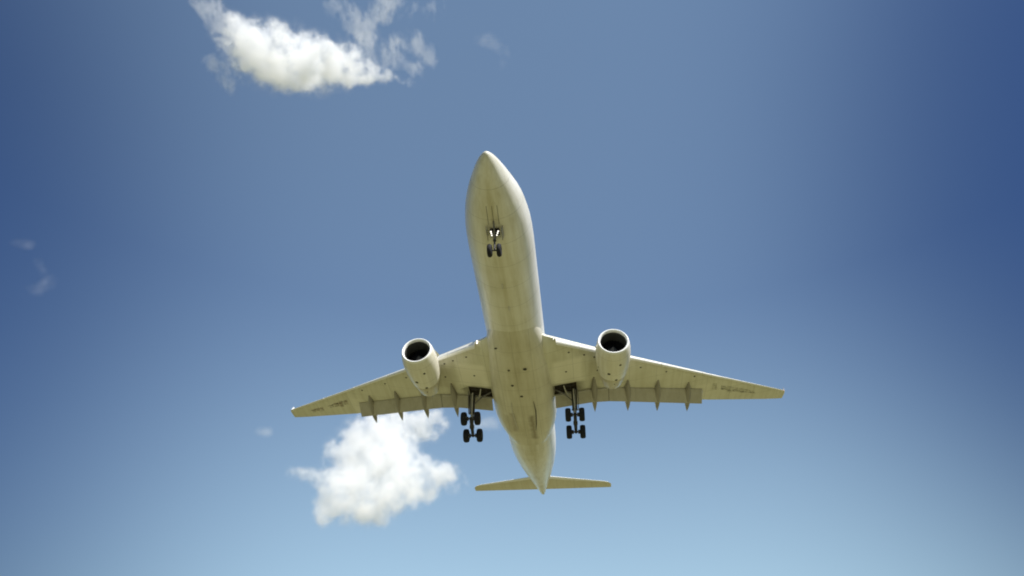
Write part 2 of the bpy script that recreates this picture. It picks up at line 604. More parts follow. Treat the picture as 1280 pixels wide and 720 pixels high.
def cut(o, boxes, mat):
    """sink real recesses into a part"""
    for (c, sx, sy, sz) in boxes:
        bmc = bmesh.new()
        box(bmc, c, sx, sy, sz)
        co = finish(bmc, 'cutter', mat)
        co.parent = o.parent
        md = o.modifiers.new('b', 'BOOLEAN')
        md.operation, md.object, md.solver = 'DIFFERENCE', co, 'EXACT'
        md.material_mode = 'TRANSFER'
        dg = bpy.context.evaluated_depsgraph_get()
        me = bpy.data.meshes.new_from_object(o.evaluated_get(dg))
        o.modifiers.clear()
        o.data = me
        bpy.data.objects.remove(co)


for s in (1, -1):
    bm = bmesh.new()
    ys = [1.5, 3.0, 4.2, 5.6, 7.2, 8.3, 9.3, 11, 13, 15, 17, 19.6, 19.64, 21.5, 24, 26.5, 28.2, 28.8, 29.3, 29.58]
    loft(bm, [wing_ring(y, s) for y in ys])
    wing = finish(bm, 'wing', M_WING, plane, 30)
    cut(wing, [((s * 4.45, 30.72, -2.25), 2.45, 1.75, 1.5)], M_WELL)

    # winglet
    bm = bmesh.new()
    rings = []
    for k, (dx, da0, da1, dz, th) in enumerate(((-.12, .05, 1.45, -.02, .20), (.10, .25, 1.62, .12, .13), (.28, .75, 1.85, .55, .09), (.44, 1.30, 2.10, 1.15, .05), (.50, 1.62, 2.16, 1.45, .03))):
        y0, zz, a0 = 29.56 + dx, zw(29.56) + .10 + dz, le(29.56)
        ring = []
        for i in range(12):
            t = 2 * math.pi * i / 12
            ca = math.cos(t)
            q = (1 - ca) / 2
            half = th * math.sin(t) * (1 - .55 * q)
            nx, nz = (0.25, 1) if k == 0 else (.85, -.35)
            ring.append((s * (y0 + half * (nx if k else .25)), a0 + da0 + (da1 - da0) * q, zz + half * (nz if k else 1)))
        rings.append(ring)
    loft(bm, rings)
    finish(bm, 'winglet', M_SLAT, wing)

    # slats: curved noses slid forward and down off the leading edge
    for y0, y1 in ((3.95, 8.35), (10.35, 14.6), (14.66, 19.2), (19.26, 23.9), (23.96, 29.1)):
        bm = bmesh.new()
        rings = []
        for k in range(9):
            y = y0 + (y1 - y0) * k / 8
            c = lerp([4, 9, 29], [1.05, .92, .55], y)
            h = thick(y) * .62
            a0 = le(y) - .34 * c
            z0 = zw(y) + .30 * thick(y) - .10 * c
            prof = [(1.0, .80), (.75, .72), (.5, .58), (.28, .38), (.12, .16), (.03, -.05), (0, -.28), (.05, -.48), (.16, -.62), (.34, -.68),
                    (.30, -.58), (.24, -.42), (.24, -.2), (.32, .1), (.5, .4), (.75, .62)]
            rings.append([(s * y, a0 + c * p, z0 + h * q * .75) for p, q in prof])
        loft(bm, rings)
        finish(bm, 'slat', M_SLAT, wing, 50)

    # flaps, lowered
    for y0, y1 in ((3.36, 9.02), (9.07, 19.5)):
        bm = bmesh.new()
        rings = []
        for k in range(9):
            y = y0 + (y1 - y0) * k / 8
            L = lerp([3.3, 9.2, 19.5], [1.62, 1.66, 1.86], y)
            hz = lower(y, 1) - .05
            ha = te(y) - .42
            an = R(29)
            prof = [(0, 0), (.03, .07), (.12, .12), (.35, .12), (.7, .06), (1, .01), (1, -.01), (.7, -.035), (.35, -.055), (.12, -.055), (.03, -.04)]
            ring = []
            for p, q in prof:
                da = L * (p * math.cos(an) + q * math.sin(an))
                dz = L * (-p * math.sin(an) + q * math.cos(an))
                ring.append((s * y, ha + da, hz + dz))
            rings.append(ring)
        loft(bm, rings)
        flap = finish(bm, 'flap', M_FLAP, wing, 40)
        if y0 > 5:       # the dark slot where the two flaps meet
            bm = bmesh.new()
            loft(bm, [[(s * yy, p[1] - .01, p[2] + .012) for p in rings[0]] for yy in (9.0, 9.09)])
            finish(bm, 'flap_slot_seal', M_VENT, flap)
        if y0 < 5:       # pale seal along the nose of the inner flap, bared beside the gear bay
            bm = bmesh.new()
            tube(bm, [(s * (3.42 + q * 5.4), te(3.42 + q * 5.4) - .36, lower(3.42 + q * 5.4, 1) - .20) for q in (0, .33, .66, 1)], .05, 8)
            finish(bm, 'flap_seal', M_PALE, flap)

    # aileron, a plate hung just under the trailing edge line
    bm = bmesh.new()
    rings = []
    for k in range(7):
        y = 20.3 + (27.7 - 20.3) * k / 6
        c = lerp([20, 28], [.95, .62], y)
        a1 = te(y) + .03
        z1 = lower(y, 1) + .02
        rings.append([(s * y, a1 - c, z1 - .012), (s * y, a1 - c * .5, z1 - .028), (s * y, a1, z1 - .02), (s * y, a1, z1 + .035), (s * y, a1 - c * .5, z1 + .02)])
    loft(bm, rings)
    finish(bm, 'aileron', M_TAIL, wing)

    # flap track fairings: long canoes hanging under the trailing edge
    for y, la in ((7.5, 29.6), (11.1, 31.4), (14.4, 32.6), (17.85, 34.3)):
        bm = bmesh.new()
        rings = []
        h = te(y) + .1
        tail_a = h + 2.55
        zt = lower(y, 1) - 1.05
        for k in range(15):
            q = k / 14
            a = la + (tail_a - la) * q
            z0 = lower(y, min(1, (a - le(y)) / (te(y) - le(y))))
            if a > h - .3:
                z0 = lower(y, 1) + (zt - lower(y, 1)) * ((a - h + .3) / (tail_a - h + .3)) ** 1.1
            w = .34 * math.sin(math.pi * min(1, .03 + q) ** 1.15) ** .7 + .012 if q < .999 else .01
            dep = .52 * math.sin(math.pi * min(.995, .02 + q * .97) ** .9) ** .8 + .02
            rings.append([(s * y + w * math.cos(2 * math.pi * i / 14), a, z0 - .28 * dep + dep * .72 * math.sin(2 * math.pi * i / 14)) for i in range(14)])
        loft(bm, rings)
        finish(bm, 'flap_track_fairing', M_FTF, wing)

    # small vents along the underside of the leading edge
    for y, q in ((5.1, .13), (6.6, .13), (7.6, .14), (4.7, .5), (7.9, .45), (12.4, .2), (15.2, .2), (18.4, .2)):
        bm = bmesh.new()
        a = le(y) + (te(y) - le(y)) * q
        revolve(bm, [(0, .11), (.03, .09), (.03, .005)], (s * y, a, lower(y, q) - .004), (0, 0, -1), 14)
        finish(bm, 'access_vent', M_VENT, wing)
    # root landing lamp in the fixed leading edge
    bm = bmesh.new()
    yl = 3.72
    box(bm, (s * yl, le(yl) - .10, zw(yl) + .42 * thick(yl) - .16), .13, .16, .40, bev=.04)
    finish(bm, 'landing_lamp', M_LAMP if s < 0 else M_SLAT, wing)
    # navigation lamp at the tip
    bm = bmesh.new()
    revolve(bm, [(0, .01), (.05, .05), (.18, .06), (.3, .01)], (s * 29.5, le(29.5) - .02, zw(29.5) + .11), (0, 1, 0), 10)
    finish(bm, 'navigation_lamp', M_RED if s > 0 else M_PALE, wing)

    # worn marking under the outer wing
    bm = bmesh.new()
    rnd = random.Random(3 if s < 0 else 9)

    def mark(y, q, w, l, sk):
        pts = []
        for dy, dq in ((-w, -l), (w, -l), (w + sk, l), (-w + sk, l)):
            yy = y + dy
            qq = q + dq
            pts.append(bm.verts.new((s * yy, le(yy) + (te(yy) - le(yy)) * qq, lower(yy, qq) - .006)))
        bm.faces.new(pts)
    if s < 0:
        words = (((24.9, .52, .24, .12), (25.5, .50, .22, .10), (26.1, .53, .26, .12)), ((21.2, .42, .30, .10), (21.9, .45, .26, .14), (22.6, .44, .36, .10), (23.4, .47, .30, .08)))
        for y, q, w, l in words[0]:
            mark(y, q, w, l, .1)
            mark(y + .2, q - .05, w * 1.25, .03, .05)
        finish(bm, 'worn_marking', M_MARKS, wing)
        bm = bmesh.new()
        for y, q, w, l in words[1]:
            mark(y, q, w, l, .1)
            mark(y + .2, q - .05, w * 1.25, .03, .05)
    else:
        mark(20.9, .40, .26, .13, .05)
        finish(bm, 'worn_marking', M_MARKP, wing)
        bm = bmesh.new()
        for y, q, w, l in ((22.0, .42, .34, .10), (22.7, .46, .30, .15), (23.4, .44, .38, .12), (24.2, .47, .34, .14), (24.9, .45, .32, .10), (25.5, .48, .30, .08)):
            mark(y, q, w, l, .1)
            mark(y + .2, q + .06, w * 1.2, .03, .05)
    finish(bm, 'worn_marking', M_MARKS if s < 0 else M_MARKP, wing)

    # ------------------------------------------------ engine
    ex, ea, ez = s * 9.37, 21.35, -2.86
    ax = Vector((-s * .02, 1, -.035)).normalized()
    O = Vector((ex, ea, ez))
    bm = bmesh.new()
    outer = [(.18, 1.475), (.5, 1.56), (1.0, 1.63), (1.7, 1.67), (2.6, 1.65), (3.6, 1.545), (4.45, 1.42), (4.45, 1.33)]
    revolve(bm, outer, O, ax, 56, close=True)
    eng = finish(bm, 'engine', M_NAC, plane, 50)
    bm = bmesh.new()
    noz = [(4.40, 1.36), (4.47, 1.40), (5.0, 1.30), (5.6, 1.17), (6.1, 1.05), (6.45, .96), (6.45, .91), (6.0, .9), (5.4, .86)]
    revolve(bm, noz, O, ax, 56, close=True)
    finish(bm, 'exhaust_nozzle', M_NOZ, eng, 50)
    bm = bmesh.new()
    lip = [(.30, 1.225), (.16, 1.24), (.06, 1.28), (.012, 1.335), (0, 1.385), (.02, 1.42), (.08, 1.452), (.178, 1.478), (.30, 1.50)]
    revolve(bm, lip, O, ax, 56, close=True)
    finish(bm, 'inlet_lip', M_LIP, eng, 60)
    bm = bmesh.new()
    duct = [(.29, 1.223), (.7, 1.21), (1.3, 1.24), (1.75, 1.26)]
    revolve(bm, duct, O, ax, 48, close=True)
    finish(bm, 'inlet_duct', M_DUCT, eng, 60)
    bm = bmesh.new()
    u, v = frame(ax)
    fc = O + ax * 1.55
    for k in range(26):
        th = 2 * math.pi * k / 26
        rings = []
        for r_, tw in ((.38, .25), (.7, .55), (1.0, .8), (1.235, 1.0)):
            d = u * math.cos(th) + v * math.sin(th)
            e = (-u * math.sin(th) + v * math.cos(th))
            ch = .30
            w = e * math.sin(tw) * ch / 2 + ax * math.cos(tw) * ch / 2
            nrm = w.cross(d).normalized() * .012
            p = fc + d * r_
            rings.append([p - w + nrm, p + w + nrm, p + w - nrm, p - w - nrm])
        loft(bm, rings)
    revolve(bm, [(.0, 1.25), (.05, 1.25)], fc + ax * .22, ax, 40)
    finish(bm, 'fan', M_FAN, eng)
    bm = bmesh.new()
    revolve(bm, [(-.58, .005), (-.5, .075), (-.35, .17), (-.15, .29), (.02, .40), (.2, .42)], fc, ax, 28)
    finish(bm, 'spinner', M_SPIN, eng)
    bm = bmesh.new()
    revolve(bm, [(5.7, .60), (6.4, .52), (7.0, .34), (7.5, .16), (7.85, .03)], O, ax, 28)
    finish(bm, 'exhaust_cone', M_EXH, eng)
    # pylon up to the wing
    bm = bmesh.new()
    rings = []
    for q, zb_, zt_, w in ((.95, 1.50, 1.72, .05), (2.0, 1.45, 2.05, .20), (3.4, 1.2, 2.3, .27), (5.0, .9, 2.0, .28), (6.6, .72, 1.75, .24), (8.2, .95, 1.65, .16), (9.6, 1.25, 1.6, .03)):
        c = O + ax * q
        rings.append([(c.x - w, c.y, ez + zb_ + .05), (c.x - w * .7, c.y, ez + zb_), (c.x + w * .7, c.y, ez + zb_), (c.x + w, c.y, ez + zb_ + .05),
                      (c.x + w, c.y, ez + zt_ - .1), (c.x + w * .4, c.y, ez + zt_), (c.x - w * .4, c.y, ez + zt_), (c.x - w, c.y, ez + zt_ - .1)])
    loft(bm, rings)
    finish(bm, 'pylon', M_NAC, eng, 40)
    # strake on the inboard shoulder, drains along the bottom
    bm = bmesh.new()
    d = (Vector((-s, 0, .75))).normalized()
    p0, p1, p2 = O + ax * 1.2 + d * 1.64, O + ax * 2.7 + d * 1.64, O + ax * 2.5 + d * 2.05
    nn = ax.cross(d).normalized() * .02
    loft(bm, [[p0 + nn, p1 + nn, p2 + nn], [p0 - nn, p1 - nn, p2 - nn]])
    finish(bm, 'strake', M_NAC, eng)
    for q, off_, rr in ((1.7, .35, .13), (3.1, -.30, .16), (4.25, .18, .15), (3.0, -1.1, .06), (5.2, .1, .07)):
        bm = bmesh.new()
        rad = lerp([1, 1.7, 2.6, 3.6, 4.6, 5.5], [1.63, 1.67, 1.65, 1.545, 1.375, 1.19], q)
        n_ = Vector((math.sin(off_), 0, -math.cos(off_)))
        revolve(bm, [(-.02, rr), (.02, rr * .9), (.02, .005)], O + ax * q + n_ * rad, n_, 12)
        finish(bm, 'drain_vent', M_VENT, eng)

    # ------------------------------------------------ main landing gear
    gx = s * 5.37
    top, piv = Vector((gx, 31.05, -1.75)), Vector((gx, 31.85, -5.33))
    bm = bmesh.new()
    mid = top.lerp(piv, .60)
    tube(bm, [top, top.lerp(piv, .1), mid], [.31, .29, .27], 16)
    tube(bm, [mid, mid.lerp(piv, .06)], [.32, .32], 16)
    gear = finish(bm, 'main_landing_gear', M_DARK, plane)
    bm = bmesh.new()
    tube(bm, [mid.lerp(piv, .04), piv], [.18, .18], 14)
    finish(bm, 'piston', M_HUB, gear)
    f_ax, r_ax = Vector((gx, 30.80, -4.98)), Vector((gx, 32.84, -5.80))
    bm = bmesh.new()
    tube(bm, [f_ax + (f_ax - r_ax).normalized() * .12, f_ax.lerp(r_ax, .5), r_ax + (r_ax - f_ax).normalized() * .12], [.14, .19, .14], 14)
    tube(bm, [piv + Vector((-.22, 0, 0)), piv + Vector((.22, 0, 0))], .2, 14)
    for a_ in (f_ax, r_ax):
        tube(bm, [a_ + Vector((-.75, 0, 0)), a_ + Vector((.75, 0, 0))], .085, 12)
        for e in (-1, 1):
            tube(bm, [a_ + Vector((e * .22, 0, 0)), a_ + Vector((e * .42, 0, 0))], .21, 16)
    finish(bm, 'bogie_beam', M_DARK, gear)
    for a_ in (f_ax, r_ax):
        for e in (-1, 1):
            bm = bmesh.new()
            c = a_ + Vector((e * .70, 0, 0))
            prof = [(-.275, .44), (-.285, .50), (-.275, .58), (-.235, .645), (-.13, .690), (-.125, .678), (-.10, .678), (-.095, .694), (0, .70),
                    (.095, .694), (.10, .678), (.125, .678), (.13, .690), (.235, .645), (.275, .58), (.285, .50), (.275, .44), (.26, .42), (-.26, .42)]
            revolve(bm, prof, c, (1, 0, 0), 40, close=True)
            loft_prof = [(-.20, .42), (-.17, .36), (-.08, .24), (-.11, .12), (-.16, .02), (.16, .02), (.11, .12), (.08, .24), (.17, .36), (.20, .42)]
            revolve(bm, loft_prof, c, (1, 0, 0), 32, mat=1)
            finish(bm, 'wheel', [M_RUBBER, M_HUB], gear, 45)
    bm = bmesh.new()          # scissor links behind the piston
    k0, k1, k2 = mid + Vector((0, .25, -.02)), mid.lerp(piv, .5) + Vector((0, .62, 0)), piv + Vector((0, .2, .22))
    tube(bm, [k0, k1], [.1, .06], 8)
    tube(bm, [k1, k2], [.06, .1], 8)
    finish(bm, 'torque_link', M_STEEL, gear)
    bm = bmesh.new()          # side stay towards the fuselage, in two links
    sp_ = top.lerp(piv, .40)
    tube(bm, [sp_, Vector((s * 4.35, 31.0, -2.30)), Vector((s * 3.35, 30.75, -1.9))], [.07, .085, .07], 10)
    tube(bm, [top.lerp(piv, .18), Vector((s * 4.5, 30.75, -2.05))], .05, 8)
    finish(bm, 'side_stay', M_STEEL, gear)
    bm = bmesh.new()          # retraction jack, pale
    tube(bm, [Vector((s * 4.35, 29.95, -2.0)), Vector((s * 4.5, 30.6, -2.2)), Vector((s * 4.75, 31.5, -2.3))], .06, 10)
    tube(bm, [top + Vector((s * -.05, -.36, -.2)), top.lerp(piv, .45) + Vector((-s * .02, -.36, 0)), mid.lerp(piv, .3) + Vector((0, -.3, 0)), f_ax + Vector((0, .3, .15))], .05, 8)
    tube(bm, [top + Vector((s * .14, -.24, -.2)), top.lerp(piv, .5) + Vector((s * .12, -.25, 0)), piv + Vector((s * .1, -.2, .3))], .025, 8)
    finish(bm, 'hydraulic_pipe', M_PALE, gear)
    bm = bmesh.new()          # leg door, outboard of the strut
    rings = []
    for q, w0, w1 in ((.02, -.62, .50), (.30, -.55, .48), (.55, -.34, .36), (.60, -.25, .30)):
        p = top.lerp(piv, q) + Vector((s * (.36 + .05 * math.sin(q * 5)), 0, 0))
        rings.append([(p.x, p.y + w0, p.z), (p.x + s * .05, p.y + (w0 + w1) / 2, p.z), (p.x, p.y + w1, p.z), (p.x - s * .035, p.y + w1, p.z), (p.x + s * .015, p.y + (w0 + w1) / 2, p.z), (p.x - s * .035, p.y + w0, p.z)])
    loft(bm, rings)
    finish(bm, 'gear_door', M_STEEL, gear)
    bm = bmesh.new()          # links and ribs inside the bay
    tube(bm, [(s * 3.4, 30.3, -1.75), (s * 5.4, 30.4, -1.7)], .05, 8)
    tube(bm, [(s * 3.4, 30.9, -1.7), (s * 4.6, 31.2, -1.65), (s * 5.4, 31.3, -1.65)], .04, 8)
    for xx in (3.9, 4.5, 5.0):
        tube(bm, [(s * xx, 30.05, -1.68), (s * xx, 31.45, -1.66)], .03, 8)
    finish(bm, 'bay_piping', M_DARK, gear)

    # ------------------------------------------------ tailplane
    bm = bmesh.new()
    rings = []
    for y in (.3, 1.2, 3, 5, 7, 8.6, 9.2, 9.6):
        a0 = lerp([.3, 1.2, 8.6, 9.2, 9.5], [56.3, 56.9, 60.2, 60.6, 61.2], y)
        a1 = lerp([.3, 1.2, 9.5], [60.6, 60.75, 62.3], y)
        z = 1.15 + .09 * y
        t = lerp([.3, 9.5], [.55, .14], y)
        ring = []
        for q in (0, .01, .04, .12, .3, .55, .8, 1):
            ring.append((s * y, a0 + (a1 - a0) * q, z - t * .5 * (math.sqrt(min(1, q / .3)) if q < .3 else (1 - ((q - .3) / .7) ** 1.4 * .96))))
        for q in (1, .8, .55, .3, .12, .04, .01):
            ring.append((s * y, a0 + (a1 - a0) * q, z + .004 + t * .5 * (math.sqrt(min(1, q / .3)) if q < .3 else (1 - ((q - .3) / .7) ** 1.4 * .96))))
        rings.append(ring)
    loft(bm, rings)
    tp = finish(bm, 'tailplane', M_TAIL, plane, 30)
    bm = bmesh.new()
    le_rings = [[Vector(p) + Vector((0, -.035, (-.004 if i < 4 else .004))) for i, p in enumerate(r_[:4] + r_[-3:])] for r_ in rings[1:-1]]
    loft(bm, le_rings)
    finish(bm, 'leading_edge_highlight', M_LIP, tp, 40)  # pale strip painting in the sunlit line along the tailplane's nose

# fin and rudder
bm = bmesh.new()
rings = []
for z, a0, a1, t in ((1.6, 48.2, 59.0, .45), (2.6, 50.2, 59.4, .42), (5, 52.6, 60.3, .34), (8, 55.5, 61.4, .24), (10.6, 58.0, 62.3, .14), (10.9, 58.6, 62.4, .05)):
    ring = []
    for i in range(20):
        th = 2 * math.pi * i / 20
        q = (1 - math.cos(th)) / 2
        ring.append((t * math.sin(th) * (1 - .6 * q), a0 + (a1 - a0) * q, z))
    rings.append(ring)
loft(bm, rings)
finish(bm, 'tail_fin', M_FUSE, plane)

# ------------------------------------------------ nose landing gear
na = 6.50
nt, nb = Vector((0, na - .25, -2.45)), Vector((0, na, -4.66))
bm = bmesh.new()
nm = nt.lerp(nb, .55)
tube(bm, [nt, nm], [.12, .11], 14)
tube(bm, [nm, nb], [.07, .07], 12)
tube(bm, [nm, nm.lerp(nb, .07)], [.135, .135], 14)
tube(bm, [nb + Vector((-.36, 0, 0)), nb + Vector((.36, 0, 0))], .06, 12)
ng = finish(bm, 'nose_landing_gear', M_DARK, plane)
for e in (-1, 1):
    bm = bmesh.new()
    c = nb + Vector((e * .37, 0, 0))
    revolve(bm, [(-.17, .30), (-.18, .37), (-.165, .44), (-.11, .50), (-.04, .525), (.04, .525), (.11, .50), (.165, .44), (.18, .37), (.17, .30), (.16, .29), (-.16, .29)], c, (1, 0, 0), 36, close=True)
    revolve(bm, [(-.13, .29), (-.09, .18), (-.12, .02), (.12, .02), (.09, .18), (.13, .29)], c, (1, 0, 0), 28, mat=1)
    finish(bm, 'wheel', [M_RUBBER, M_HUB], ng, 45)
    bm = bmesh.new()       # bay door edge-on beside the leg
    box(bm, (e * .62, na - .2, -2.98), .05, 1.1, .62, rot=Matrix.Rotation(R(e * 8), 3, 'Y'), bev=.015)
    finish(bm, 'gear_door', M_FTF, ng)
    for dx, dz, rr in ((.29, -2.94, .065), (.245, -3.14, .06), (.20, -3.36, .055)):
        bm = bmesh.new()
        c = Vector((e * dx, na - .34, dz))
        d = Vector((0, -.88, -.45))
        revolve(bm, [(.02, .02), (.04, rr * .6), (.03, rr * .96)], c + d * .02, d, 20)
        lens = finish(bm, 'taxi_lamp', M_LAMP, ng)
        bm = bmesh.new()
        revolve(bm, [(.045, rr * 1.02), (-.02, rr * 1.05), (-.14, rr * .7), (-.18, rr * .2), (-.17, .01)], c, d, 20)
        finish(bm, 'lamp_housing', M_DARK, lens)
bm = bmesh.new()
tube(bm, [nm, Vector((0, na - 1.25, -2.55))], [.07, .06], 10)
tube(bm, [nm.lerp(nb, .1) + Vector((0, .1, 0)), Vector((0, na + .42, -3.95)), nb + Vector((0, .1, .12))], .05, 8)
tube(bm, [Vector((-.42, na - .3, -3.0)), Vector((.42, na - .3, -3.0))], .045, 8)
finish(bm, 'drag_stay', M_STEEL, ng)
# open bay in the nose
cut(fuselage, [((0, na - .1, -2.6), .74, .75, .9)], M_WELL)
for e in (-1, 1):       # seams of the closed forward bay doors
    bm = bmesh.new()
    for i in range(2):
        pts = []
        for k in range(5):
            a = 3.9 + 1.75 * k / 4
            x = e * (.42 if i == 0 else .012)
            zb, zt, w = fus(a)
            zc = lerp([0, 2.6, 8], [(zb + zt) / 2, -.45 + (zb + zt) / 2 * .2, 0], a)
            pts.append((x, a, zc - (zc - zb) * math.sqrt(1 - (x / w) ** 2) - .004))
        if i == 0 or e > 0:
            tube(bm, pts, .016, 6)
    finish(bm, 'bay_door_seam', M_VENT, ng)


# ---------------------------------------------------------------- clouds, far beyond the airliner
def pixel_dir(u, v):
    return (right * (u - 640) + down * (v - 360) + fwd * FPX).normalized()


def vapour_material():
    t = NT('cloud_vapour')
    v = t.n('ShaderNodeVolumePrincipled', {'Color': col(.995, .995, .995), 'Density': 1.0, 'Anisotropy': 0.0})
    v.inputs['Density Attribute'].default_value = 'density'
    t.t.links.new(v.outputs[0], t.out.inputs['Volume'])
    return t.m


def mist_material():
    """the ragged outermost mist of a cloud, almost clear"""
    t = NT('cloud_mist')
    tc = t.n('ShaderNodeTexCoord').outputs['Object']
    a = t.math('MULTIPLY', t.ramp(t.noise(tc, 0.03, 5.0), 0.5, 0.8), 0.012)
    tr = t.n('ShaderNodeBsdfTransparent')
    df = t.n('ShaderNodeBsdfTranslucent', {'Color': col(.95, .95, .95)})
    mx = t.n('ShaderNodeMixShader')
    t.put(mx.inputs[0], a)
    t.t.links.new(tr.outputs[0], mx.inputs[1])
    t.t.links.new(df.outputs[0], mx.inputs[2])
    t.t.links.new(mx.outputs[0], t.out.inputs['Surface'])
    return t.m


M_VAP, M_MIST = vapour_material(), mist_material()


def cloud(label, dist, puffs, dens, thr=.40, rough=.68, seed=0, vox=1.6, group=None, depth=1.0, grow=1.18, wts=1.1, power=1.6, veil=0, skirt=0, nscale=15.0, namp=1.5, mesh_thr=.12):
    """puffs: (u, v, radius in px of a 1280 frame, weight); the cloud is a real volume with its own distance, size and depth"""
    rnd = random.Random(seed)
    k = dist / FPX
    P = []
    axis = pixel_dir(sum(p[0] for p in puffs) / len(puffs), sum(p[1] for p in puffs) / len(puffs))
    heart = CAM_POS + axis * dist
    for u, v, r, w in puffs:
        c = CAM_POS + pixel_dir(u, v) * dist
        slope = -.3 * (c - heart).dot(SUN_DIR) / axis.dot(SUN_DIR)      # the sheet of cloud lies turned to the sun
        c += pixel_dir(u, v) * (rnd.uniform(-.5, .5) * r * k * depth + max(-80 * k, min(80 * k, slope)))
        P.append((c, r * k * grow, min(1.0, w * wts)))
    cen = sum((p[0] for p in P), Vector()) / len(P)
    pad = 1.75
    lo = Vector([min(p[0][i] - p[1] * pad for p in P) for i in range(3)]) - cen
    hi = Vector([max(p[0][i] + p[1] * pad for p in P) for i in range(3)]) - cen
    res = [max(8, min(300, int((hi[i] - lo[i]) / (vox * k)))) for i in range(3)]

    def tree(as_mesh):
        ng = bpy.data.node_groups.new('cloud_shape', 'GeometryNodeTree')
        ng.interface.new_socket('Geometry', in_out='OUTPUT', socket_type='NodeSocketGeometry')
        N, Lk = ng.nodes, ng.links

        def put(s, v):
            if isinstance(v, bpy.types.NodeSocket):
                Lk.new(v, s)
            else:
                s.default_value = v

        def ma(op, a, b=None, clamp=False):
            n = N.new('ShaderNodeMath')
            n.operation, n.use_clamp = op, clamp
            put(n.inputs[0], a)
            if b is not None:
                put(n.inputs[1], b)
            return n.outputs[0]
        pos = N.new('GeometryNodeInputPosition').outputs[0]
        # swirl the coordinates so that no puff stays round
        wn_ = N.new('ShaderNodeTexNoise')
        wn_.noise_dimensions = '4D'
        put(wn_.inputs['W'], seed * 3.1 + 5)
        put(wn_.inputs['Scale'], 1.0 / (nscale * k * 2.0))
        put(wn_.inputs['Detail'], 4.0)
        Lk.new(pos, wn_.inputs['Vector'])
        sb = N.new('ShaderNodeVectorMath')
        sb.operation = 'SUBTRACT'
        Lk.new(wn_.outputs['Color'], sb.inputs[0])
        sb.inputs[1].default_value = (.5, .5, .5)
        sc_ = N.new('ShaderNodeVectorMath')
        sc_.operation = 'SCALE'
        Lk.new(sb.outputs[0], sc_.inputs[0])
        sc_.inputs['Scale'].default_value = nscale * k * 1.5
        ad = N.new('ShaderNodeVectorMath')
        ad.operation = 'ADD'
        Lk.new(pos, ad.inputs[0])
        Lk.new(sc_.outputs[0], ad.inputs[1])
        tot = wisp = None
        for c, r, w in P:
            d = N.new('ShaderNodeVectorMath')
            d.operation = 'DISTANCE'
            Lk.new(ad.outputs[0], d.inputs[0])
            d.inputs[1].default_value = c - cen
            q = ma('MULTIPLY', d.outputs['Value'], 1.0 / r)
            e = ma('MULTIPLY', ma('POWER', 2.71828, ma('MULTIPLY', ma('MULTIPLY', q, q), -1.05)), w)
            if w < .66 and veil:
                wisp = e if wisp is None else ma('ADD', wisp, e)
            else:
                tot = e if tot is None else ma('ADD', tot, e)
        tot = ma('MINIMUM', tot, .82)
        nz = N.new('ShaderNodeTexNoise')
        nz.noise_dimensions = '4D'
        put(nz.inputs['W'], seed * 1.7)
        put(nz.inputs['Scale'], 1.0 / (nscale * k))
        put(nz.inputs['Detail'], 8.0)
        put(nz.inputs['Roughness'], rough)
        Lk.new(pos, nz.inputs['Vector'])
        n0 = ma('MULTIPLY', ma('SUBTRACT', nz.outputs[0], .5), namp * 2)
        nf = N.new('ShaderNodeTexNoise')       # finer threads for the torn parts, drawn out along one direction
        nf.noise_dimensions = '4D'
        st_ = N.new('ShaderNodeVectorMath')
        st_.operation = 'MULTIPLY'
        Lk.new(ad.outputs[0], st_.inputs[0])
        st_.inputs[1].default_value = (1.35, .8, .75)
        Lk.new(st_.outputs[0], nf.inputs['Vector'])
        put(nf.inputs['W'], seed * 2.3 + 1)
        put(nf.inputs['Scale'], 1.0 / (nscale * k * .6))
        put(nf.inputs['Detail'], 8.0)
        put(nf.inputs['Roughness'], .68)
        n1 = ma('MULTIPLY', ma('SUBTRACT', nf.outputs[0], .5), namp * 2.2)
        v_ = None
        # a dense heart, a feathered skirt around it, and the torn thin wisps
        for f_, share, th_ in ((tot, 1.0, thr), (tot, skirt, thr - .20), (wisp, veil, thr - .10)):
            if f_ is None or share <= 0:
                continue
            q_ = ma('SUBTRACT', ma('ADD', f_, ma('MULTIPLY', n1 if share == veil else n0, ma('MINIMUM', ma('MULTIPLY', f_, 2.2), 1.0))), th_)
            q_ = ma('MAXIMUM', q_, 0.0)
            q_ = ma('MULTIPLY', ma('MINIMUM', ma('POWER', ma('MULTIPLY', q_, 1.75), power), 1.0), share if not as_mesh else max(share, .6))
            v_ = q_ if v_ is None else ma('MAXIMUM', v_, q_)
        v_ = ma('MULTIPLY', v_, 1.0 if as_mesh else dens / k)
        vc = N.new('GeometryNodeVolumeCube')
        put(vc.inputs['Density'], v_)
        vc.inputs['Min'].default_value = lo
        vc.inputs['Max'].default_value = hi
        for i, ax in enumerate('XYZ'):
            vc.inputs['Resolution ' + ax].default_value = res[i] if not as_mesh else max(8, int(res[i] * .55))
        out = N.new('NodeGroupOutput')
        last = vc.outputs[0]
        if as_mesh:
            vm = N.new('GeometryNodeVolumeToMesh')
            vm.inputs['Threshold'].default_value = mesh_thr
            Lk.new(last, vm.inputs[0])
            last = vm.outputs[0]
        else:
            sm = N.new('GeometryNodeSetMaterial')
            sm.inputs['Material'].default_value = M_VAP
            Lk.new(last, sm.inputs[0])
            last = sm.outputs[0]
        Lk.new(last, out.inputs[0])
        return ng

    o = bpy.data.objects.new('cloud', bpy.data.meshes.new('cloud'))
    COL.objects.link(o)
    md = o.modifiers.new('shape', 'NODES')
    md.node_group = tree(True)
    dg = bpy.context.evaluated_depsgraph_get()
    me = bpy.data.meshes.new_from_object(o.evaluated_get(dg))
    o.modifiers.clear()
    o.data = me
    me.materials.clear()
    me.materials.append(M_MIST)
    for p in me.polygons:
        p.use_smooth = True
    o.location = cen
    tag(o, label, 'cloud', group)
